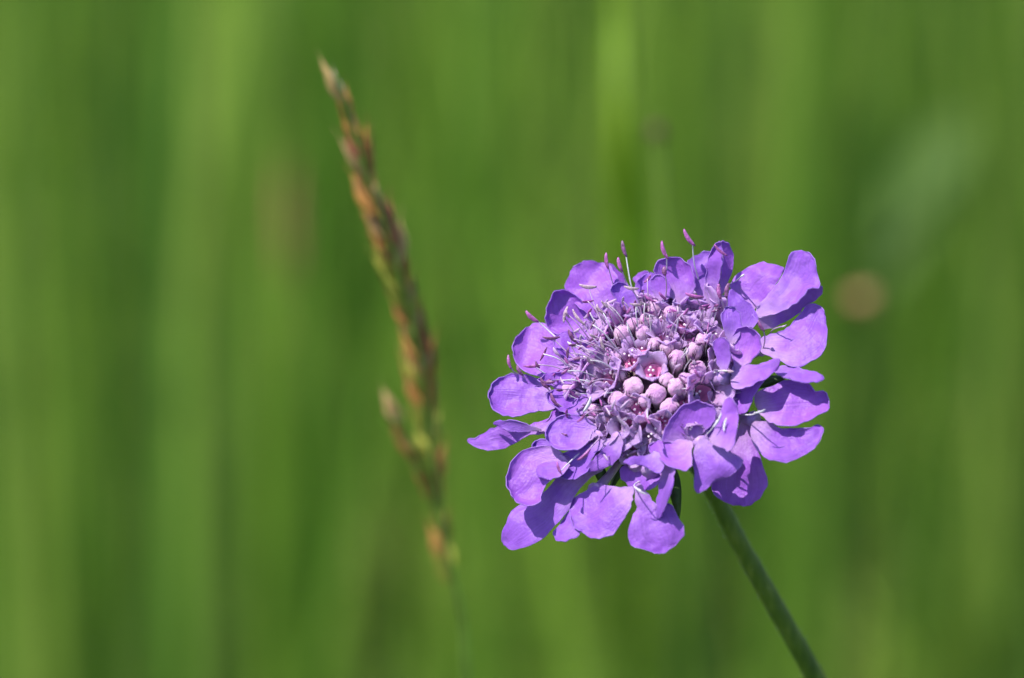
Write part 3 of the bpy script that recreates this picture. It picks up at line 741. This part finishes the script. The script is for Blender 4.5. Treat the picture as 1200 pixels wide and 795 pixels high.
# (path in the frame from anther to base), anther direction (dx, dy), length px, width px, height at the anther, anther kind, pale filament?
ST = [
 ([(689,335),(700,363),(711,393),(718,410)], (1,.12), 21, 6, 8.0, 'anther_open', 0),
 ([(662,373),(668,384),(680,400),(700,420)], (-.25,1), 20, 5, 7.5, 'anther_open', 0),
 ([(682,376),(691,391),(704,408),(722,420)], (.65,.8), 24, 5, 8.0, 'anther_open', 0),
 ([(671,394),(671,406),(678,420),(694,430)], (.5,.8), 13, 6, 7.5, 'anther_dark', 0),
 ([(627,374),(640,386),(664,408),(690,430)], (.75,.65), 20, 7, 7.0, 'anther', 1),
 ([(646,395),(660,408),(676,422),(694,432)], (1,0), 21, 5, 7.0, 'anther_dark', 0),
 ([(652,412),(660,422),(674,432),(694,440)], (.6,.8), 12, 5, 6.6, 'filament', 0),
 ([(598,428),(604,437),(620,442),(650,450)], (.2,1), 17, 5, 5.5, 'anther', 0),
 ([(624,428),(634,436),(650,444),(670,446)], (1,-.1), 22, 4.5, 5.8, 'anther', 1),
 ([(611,437),(618,444),(634,448),(660,450)], (.5,.8), 14, 6, 4.8, 'anther_dark', 0),
 ([(640,452),(646,458),(660,460),(680,462)], (.55,.8), 16, 6, 5.5, 'anther_dark', 0),
 ([(652,472),(662,478),(676,480),(690,478)], (.5,.85), 18, 6, 5.8, 'anther_dark', 0),
 ([(712,310),(716,330),(722,350),(728,370)], (.12,1), 19, 5.5, 7.5, 'anther', 0),
 ([(733,296),(739,327),(744,350),(746,372)], (.28,1), 20, 6, 8.5, 'anther_dark', 1),
 ([(728,314),(734,330),(738,350),(742,370)], (.3,1), 18, 6, 7.5, 'anther', 0),
 ([(781,298),(780,315),(778,335),(776,358)], (.35,1), 23, 7, 8.0, 'anther', 1),
 ([(811,283),(815,310),(818,335),(816,360)], (.6,.9), 24, 6.5, 8.5, 'anther', 1),
 ([(779,318),(780,335),(781,350),(780,370)], (.1,1), 11, 7.5, 8.5, 'anther_dark', 0),
 ([(740,337),(746,352),(750,368),(752,385)], (1,.15), 18, 5, 8.5, 'anther_open', 0),
 ([(814,346),(818,356),(822,368),(824,385)], (1,.2), 22, 6, 8.5, 'anther', 0),
 ([(762,350),(768,360),(772,372),(774,385)], (.8,.5), 16, 4, 8.5, 'anther', 0),
 ([(848,296),(846,310),(842,330),(838,352)], (.75,.65), 20, 4.5, 9.0, 'anther', 0),
 ([(844,346),(848,362),(850,378),(850,400)], (.15,1), 18, 6.5, 8.5, 'anther', 0),
 ([(852,345),(851,362),(850,380),(846,402)], (-.15,1), 18, 7, 8.8, 'anther_dark', 0),
 ([(894,385),(898,398),(890,412),(872,424)], (.5,.9), 15, 5.5, 6.0, 'anther_dark', 0),
 ([(684,533),(694,524),(704,514),(712,505)], (.75,-.65), 20, 5.5, 7.0, 'anther', 0),
 ([(657,552),(664,544),(680,532),(700,516)], (.35,1), 16, 5, 6.2, 'anther', 1),
 ([(870,323),(862,329),(854,336),(842,352)], (.8,-.5), 6, 3, 8.0, 'filament_pale', 1),
 ([(840,493),(832,504),(826,512),(820,516)], (.5,-.85), 20, 4, 7.5, 'filament_pale', 1),
 ([(850,498),(847,508),(838,514),(826,517)], (.2,-1), 16, 3.5, 7.5, 'filament_pale', 1),
 ([(688,474),(684,484),(690,490),(704,492)], (.45,-.9), 20, 6, 7.5, 'filament_pale', 0),
 ([(751,575),(744,570),(748,566),(756,562)], (.8,.45), 18, 2.6, 5.0, 'filament_pale', 1),
 ([(890,482),(882,486),(870,486),(858,484)], (1,-.3), 14, 3, 6.2, 'filament_pale', 1),
 ([(919,382),(908,386),(901,393),(894,408)], (.8,-.4), 6, 2, 5.4, 'filament', 0),
 ([(671,404),(690,415),(704,424),(716,432)], (.9,.5), 14, 4, 7.0, 'filament_pale', 0),
]
for path, ad, ln, wd, z1, kind, pale in ST:
    pb = path[-1]; zb = local(on_dome(*pb)).z - 1.0
    n = len(path); P = []
    for i, (px, py) in enumerate(path):
        s = i / (n - 1)
        w_ = math.sin(math.pi * s) * 2.0 * math.sin(px * 1.3)
        P.append(onz(px + w_, py, z1 + (zb - z1) * s))
    pts = catmull(P, 6)
    v, f, uv = tube(pts, [0.000062 + 0.00005 * (i / len(pts)) for i in range(len(pts))], 7)
    o = part('stamen', mesh_from('filament', v, f, True, uv), flower, M['filament_pale' if pale else 'filament'])
    top = P[0]; dr = (AR * ad[0] - AU * ad[1]).normalized()
    vert = abs(ad[1]) > 0.6 and ln > 12
    c = top - dr * (ln * 0.22 * PXM) if vert and ad[1] > 0 else top
    part('anther', anther_mesh(c, dr, ln * PXM, wd * PXM * 0.82), o, M[kind])

# short unopened stamens that crowd between the florets
for k in range(90):
    a = random.uniform(0, 6.28); r = random.uniform(3.0, 10.5)
    x, y = r * math.cos(a), r * math.sin(a)
    if y < -3.0 and x > 0.5: continue
    z0 = dome(r) - 1.0; h = random.uniform(2.2, 3.6)
    tip = world_pt(x + math.cos(a) * h * .5 + random.uniform(-.6, .6), y + math.sin(a) * h * .5 + random.uniform(-.6, .6), z0 + h)
    pts = catmull([world_pt(x, y, z0), (world_pt(x, y, z0) + tip) / 2 + AX * 0.0003, tip], 5)
    v, f, uv = tube(pts, [0.00006] * len(pts), 6)
    o = part('stamen', mesh_from('filament', v, f, True, uv), flower, M[random.choice(('filament', 'filament_pale'))])
    d = Vector((random.uniform(-1, 1), random.uniform(-1, 1), random.uniform(-1, 1)))
    part('anther', anther_mesh(tip, d, random.uniform(0.7, 1.5) * mm, 0.34 * mm), o, M[random.choice(('anther', 'anther_dark', 'filament'))])

# long pale filaments that stand out over the centre and the upper left of the head
for k in range(40):
    a = R(random.uniform(75, 205)) if k < 29 else random.uniform(0, 6.28)
    r = random.uniform(2.0, 7.8); x, y = r * math.cos(a), r * math.sin(a)
    if y < -3.0 and x > 0.5: continue
    z0 = dome(r) - 0.8; h = random.uniform(3.0, 5.2); ox, oy = math.cos(a) * h * 0.75 + random.uniform(-1, 1), math.sin(a) * h * 0.55 + random.uniform(-1, 1)
    pts = catmull([world_pt(x, y, z0), world_pt(x + ox * 0.25, y + oy * 0.2, z0 + h * 0.45), world_pt(x + ox * 0.6, y + oy * 0.6, z0 + h * 0.85), world_pt(x + ox, y + oy, z0 + h)], 5)
    v, f, uv = tube(pts, [0.00007] * len(pts), 6)
    o = part('stamen', mesh_from('filament', v, f, True, uv), flower, M[random.choice(('filament', 'filament_pale', 'filament'))])
    d = Vector((random.uniform(-1, 1), random.uniform(-.5, .5), random.uniform(-1, 1)))
    part('anther', anther_mesh(pts[-1], d, random.uniform(0.9, 1.7) * mm, 0.34 * mm), o, M[random.choice(('anther', 'anther_dark', 'anther_open', 'filament'))])

# ------------------------------------------------------------------ the grass spike beside the flower
SPK = [(393,88),(397,100),(405,118),(412,145),(424,180),(434,215),(447,250),(458,285),(471,330),(483,375),(492,420),(499,470),(506,530),(513,585),(521,640),(533,685),(542,725),(546,778),(551,840)]
spike = empty('grass_spike', Vector((at(560, 860, .06).x, at(560, 860, .06).y, 0)), 'brown and olive grass seed spike, softly out of focus, left of the flower', 'grass')
def sdep(py): return 0.044 + 0.058 * (py - 66) / 730.0
def sp_at(px, py): return at(px, py, sdep(py))
sroot = spike.location.copy()
M['spk_brown'] = simple('brown_glume', (0.31, 0.145, 0.035), 0.55, 0.3, 0.45, 500, trans=0.2)
M['spk_red'] = simple('russet_glume', (0.30, 0.10, 0.055), 0.55, 0.3, 0.4, 500, trans=0.2)
M['spk_olive'] = simple('olive_glume', (0.27, 0.28, 0.04), 0.55, 0.3, 0.4, 500, trans=0.25)
M['spk_straw'] = simple('straw_glume', (0.42, 0.28, 0.12), 0.55, 0.3, 0.3, 500, trans=0.25)
M['spk_pale'] = simple('pale_glume', (0.48, 0.37, 0.28), 0.5, 0.3, 0.2, 500, trans=0.25)
M['spk_stem'] = simple('grass_stem', (0.17, 0.27, 0.05), 0.5, 0.3, 0.3, 500)
pth = [sp_at(*p) for p in SPK]
pth = catmull(pth + descend(pth[-2], pth[-1], sroot + Vector((0, 0, -0.01))), 5)
v, f, uv = tube(pth, [0.00016 + 0.00028 * min(1, i / len(pth) * 1.3) for i in range(len(pth))], 8)
o = link('stem', mesh_from('stem', v, f, True, uv), spike, M['spk_stem']); o.location = -sroot
def spikelet_mesh(seed):
    rs = random.Random(seed); V, F = [], []
    for g_ in range(3):                          # two glumes and a lemma folded together
        b = len(V); off = (g_ - 1) * 0.14; L_ = (0.86, 1.0, 0.92)[g_]; z0 = (0.0, 0.06, 0.12)[g_]
        seg, rows = 8, 8
        for i in range(rows + 1):
            s = i / rows; r = 0.17 * math.sin(math.pi * min(1, s * 0.92 + 0.05)) ** 0.8 * (1 - 0.3 * s) + 0.006
            for k in range(seg):
                a = 2 * math.pi * k / seg
                V.append((r * math.cos(a) + off * math.sin(math.pi * min(1, s + .1)), r * 0.72 * math.sin(a) * (1.15 if math.sin(a) > 0 else 0.7), z0 + s * L_))
        for i in range(rows):
            for k in range(seg):
                F.append((b + i * seg + k, b + i * seg + (k + 1) % seg, b + (i + 1) * seg + (k + 1) % seg, b + (i + 1) * seg + k))
        F.append(tuple(b + k for k in range(seg))[::-1]); F.append(tuple(b + rows * seg + k for k in range(seg)))
    v, f, _ = tube([Vector((0, 0, 0.95)), Vector((0.02, 0.01, 1.15)), Vector((0.05, 0.02, 1.35))], [0.02, 0.014, 0.006], 5)   # awn
    b = len(V); V += [tuple(q) for q in v]; F += [tuple(i + b for i in q) for q in f]
    return mesh_from('spikelet', V, F)
KM = {}
for kind in ('spk_brown', 'spk_red', 'spk_olive', 'spk_straw', 'spk_pale'):
    KM[kind] = [spikelet_mesh(s) for s in range(3)]
    for m_ in KM[kind]: m_.materials.append(M[kind])
def spikelet(px, py, dx, dy, length, kind, tow=0.0, fat=1.0):
    p = sp_at(px, py); d = (AR * dx - AU * dy - AF * tow).normalized()
    o = link('spikelet', random.choice(KM[kind]), spike)
    x, y = basis(d); a = random.uniform(0, 6.28); xx = x * math.cos(a) + y * math.sin(a); yy = d.cross(xx)
    s = length * PXM * 1.07
    o.matrix_basis = Matrix.Translation(p - sroot) @ Matrix((xx, yy, d)).transposed().to_4x4() @ Matrix.Diagonal((s * fat, s * fat, s, 1))
pix = catmull([Vector(p) for p in SPK[:16]], 6)
acc = 0.0; side = 1
for i in range(len(pix) - 1):
    acc += (pix[i + 1] - pix[i]).length
    step = 6.5 if pix[i].y > 190 else 9
    if pix[i].y > 600: step = 11
    if acc < step: continue
    acc = 0; side = -side
    d = (pix[i] - pix[i + 1]).normalized(); y_ = pix[i].y
    sp_ = side * random.uniform(0.06, 0.32) * (1 if y_ > 190 else 0.5)
    dx, dy = d.x * math.cos(sp_) - d.y * math.sin(sp_), d.x * math.sin(sp_) + d.y * math.cos(sp_)
    if y_ < 125: kind = random.choice(('spk_pale', 'spk_pale', 'spk_straw'))
    elif y_ < 200: kind = random.choice(('spk_red', 'spk_brown', 'spk_brown'))
    elif y_ < 310: kind = random.choice(('spk_straw', 'spk_olive', 'spk_red', 'spk_brown', 'spk_straw'))
    elif y_ < 470: kind = random.choice(('spk_brown', 'spk_olive', 'spk_brown', 'spk_straw', 'spk_red'))
    else: kind = random.choice(('spk_olive', 'spk_olive', 'spk_olive', 'spk_brown'))
    L_ = 38 if y_ < 190 else (56 if y_ < 520 else 44)
    spikelet(pix[i].x + side * 3, y_ + 8, dx, dy, L_ * random.uniform(0.85, 1.15), kind, random.uniform(-.3, .3), 0.5 if y_ < 230 else (0.66 if y_ < 560 else 0.6))
side_path = [(507,592),(500,570),(488,540),(478,518),(466,488)]
v, f, uv = tube(catmull([sp_at(*p) for p in side_path], 4), [0.00022] * 17, 6)
o = link('side_branch', mesh_from('side_branch', v, f, True, uv), spike, M['spk_stem']); o.location = -sroot
for (px, py, dx, dy, L_, kind) in [(500,572,-.5,-.86,42,'spk_brown'),(494,556,-.3,-.95,40,'spk_olive'),(488,542,-.62,-.78,42,'spk_brown'),(482,528,-.4,-.9,38,'spk_straw'),(476,515,-.55,-.83,40,'spk_brown'),(470,500,-.45,-.9,40,'spk_straw'),(464,486,-.45,-.9,34,'spk_straw')]:
    spikelet(px, py, dx, dy, L_, kind, 0.0, 0.9)

# ------------------------------------------------------------------ single plants far behind, lost in blur
M['bg_blade'] = simple('bright_blade', (0.24, 0.40, 0.02), 0.45, 0.35, 0.2, 60, trans=0.45)
M['bg_stem'] = simple('background_stem', (0.09, 0.15, 0.03), 0.6, 0.3, 0.2, 60, trans=0.2)
M['bg_dark'] = simple('dark_seed_head', (0.10, 0.055, 0.04), 0.7, 0.2, 0.3, 300)
M['bg_head'] = simple('brown_seed_head', (0.30, 0.15, 0.075), 0.7, 0.2, 0.3, 300)
def far_blade(px0, py0, px1, py1, dz, width, label):
    a = at(px0, py0, dz); b = at(px1, py1, dz)
    m1 = at(px1 + 4, py1 + 150, dz + 0.10); m2 = at(px1 + 6, py1 + 300, dz + 0.24); m3 = at(px1 + 7, py1 + 470, dz + 0.42)
    root = Vector((m3.x + 0.01, m3.y + 0.12, 0))
    o = empty('tall_grass', root, label, 'grass')
    P = catmull([root + Vector((0, 0, -.01)), root.lerp(m3, 0.6), m3, m2, m1, b, a, a + (a - b) * 0.6], 5)
    V, F = [], []
    for i, p in enumerate(P):
        s = i / (len(P) - 1); w = width * (1 - s ** 3) * (0.25 + 0.75 * min(1, s * 1.35) ** 2) + 0.0004
        V += [p - AR * w / 2 - root, p + Vector((0, -w * .25, 0)) - root, p + AR * w / 2 - root, p + Vector((0, -w * .18, 0)) - root]
    for i in range(len(P) - 1):
        for k in range(4): F.append((i * 4 + k, i * 4 + (k + 1) % 4, i * 4 + 4 + (k + 1) % 4, i * 4 + 4 + k))
    link('blade', mesh_from('blade', V, F), o, M['bg_blade'])
far_blade(722, 0, 732, 210, 0.34, 0.0080, 'bright green grass blade, far out of focus, rising behind the flower at the top')
def far_head(px, py, dz, rx, rz, label, lean=0.0, mat='bg_head'):
    top = at(px, py, dz); root = Vector((top.x + lean, top.y + 0.02, 0))
    o = empty('seed_head', root, label, 'seed head')
    P = catmull([Vector((0, 0, -.01)), (top - root) * 0.5 + Vector((lean * .2, 0, 0)), top - root], 6)
    v, f, uv = tube(P, [0.00018] * len(P), 7)
    link('stem', mesh_from('stem', v, f, True, uv), o, M['bg_stem'])
    V, F = [], []
    seg, rows = 14, 12
    for i in range(rows + 1):
        t = math.pi * i / rows
        for k in range(seg):
            a = 2 * math.pi * k / seg; sc = 1 + 0.16 * ((i + k) % 2) + 0.9 * noise.noise((i * .5, k * .5 if k < seg / 2 else (seg - k) * .5, px))
            V.append(Vector((max(.03, math.sin(t)) * rx * sc * math.cos(a), max(.03, math.sin(t)) * rx * sc * math.sin(a), -math.cos(t) * rz)) + top - root)
    for i in range(rows):
        for k in range(seg): F.append((i * seg + k, i * seg + (k + 1) % seg, (i + 1) * seg + (k + 1) % seg, (i + 1) * seg + k))
    link('head', mesh_from('head', V, F), o, M[mat])
far_head(1012, 352, 0.42, 0.0026, 0.0022, 'blurred tan seed head to the right of the flower', 0.05)
far_head(770, 155, 0.20, 0.0009, 0.0013, 'small dark blurred seed head above the flower', 0.04, 'bg_dark')
far_head(338, 260, 0.85, 0.0018, 0.018, 'tall faint brownish seed head blurred behind the grass spike')

# broad meadow leaves, pale where they shine
M['leaf'] = simple('broad_leaf', (0.085, 0.15, 0.035), 0.6, 0.08, 0.2, 60, trans=0.2)
def far_leaf(px0, py0, px1, py1, dz, width, label, face=0.35):
    a = at(px0, py0, dz); b = at(px1, py1, dz + 0.03)
    root = Vector((a.x, a.y + 0.04, 0))
    o = empty('broad_leaf', root, label, 'leaf')
    st = catmull([Vector((0, 0, -.01)), (a - root) * 0.5 + Vector((0, .02, 0)), a - root], 5)
    v, f, uv = tube(st, [0.0009] * len(st), 7)
    link('leaf_stalk', mesh_from('leaf_stalk', v, f, True, uv), o, M['bg_stem'])
    side = (b - a).cross(AF).normalized(); nrm = side.cross(b - a).normalized()
    side = (side + AF * face).normalized()
    V, F = [], []
    n = 12
    for i in range(n + 1):
        s_ = i / n; w = width * math.sin(math.pi * min(1, s_ * 0.9 + 0.08)) ** 0.8 * 0.5
        c = a.lerp(b, s_) + Vector((0, 0, 0.010 * math.sin(math.pi * s_))) - root
        for k in (-1, -.5, 0, .5, 1): V.append(c + side * w * k + Vector((0, 0, 0.18 * w * abs(k))))
        for k in (1, .5, 0, -.5, -1): V.append(c + side * w * k + Vector((0, 0, 0.18 * w * abs(k) - 0.0004)))
    for i in range(n):
        for k in range(10): F.append((i * 10 + k, i * 10 + (k + 1) % 10, i * 10 + 10 + (k + 1) % 10, i * 10 + 10 + k))
    link('leaf_blade', mesh_from('leaf_blade', V, F), o, M['leaf'])
far_leaf(1040, 330, 1140, 140, 1.05, 0.022, 'pale grey-green broad leaf blurred at upper right')
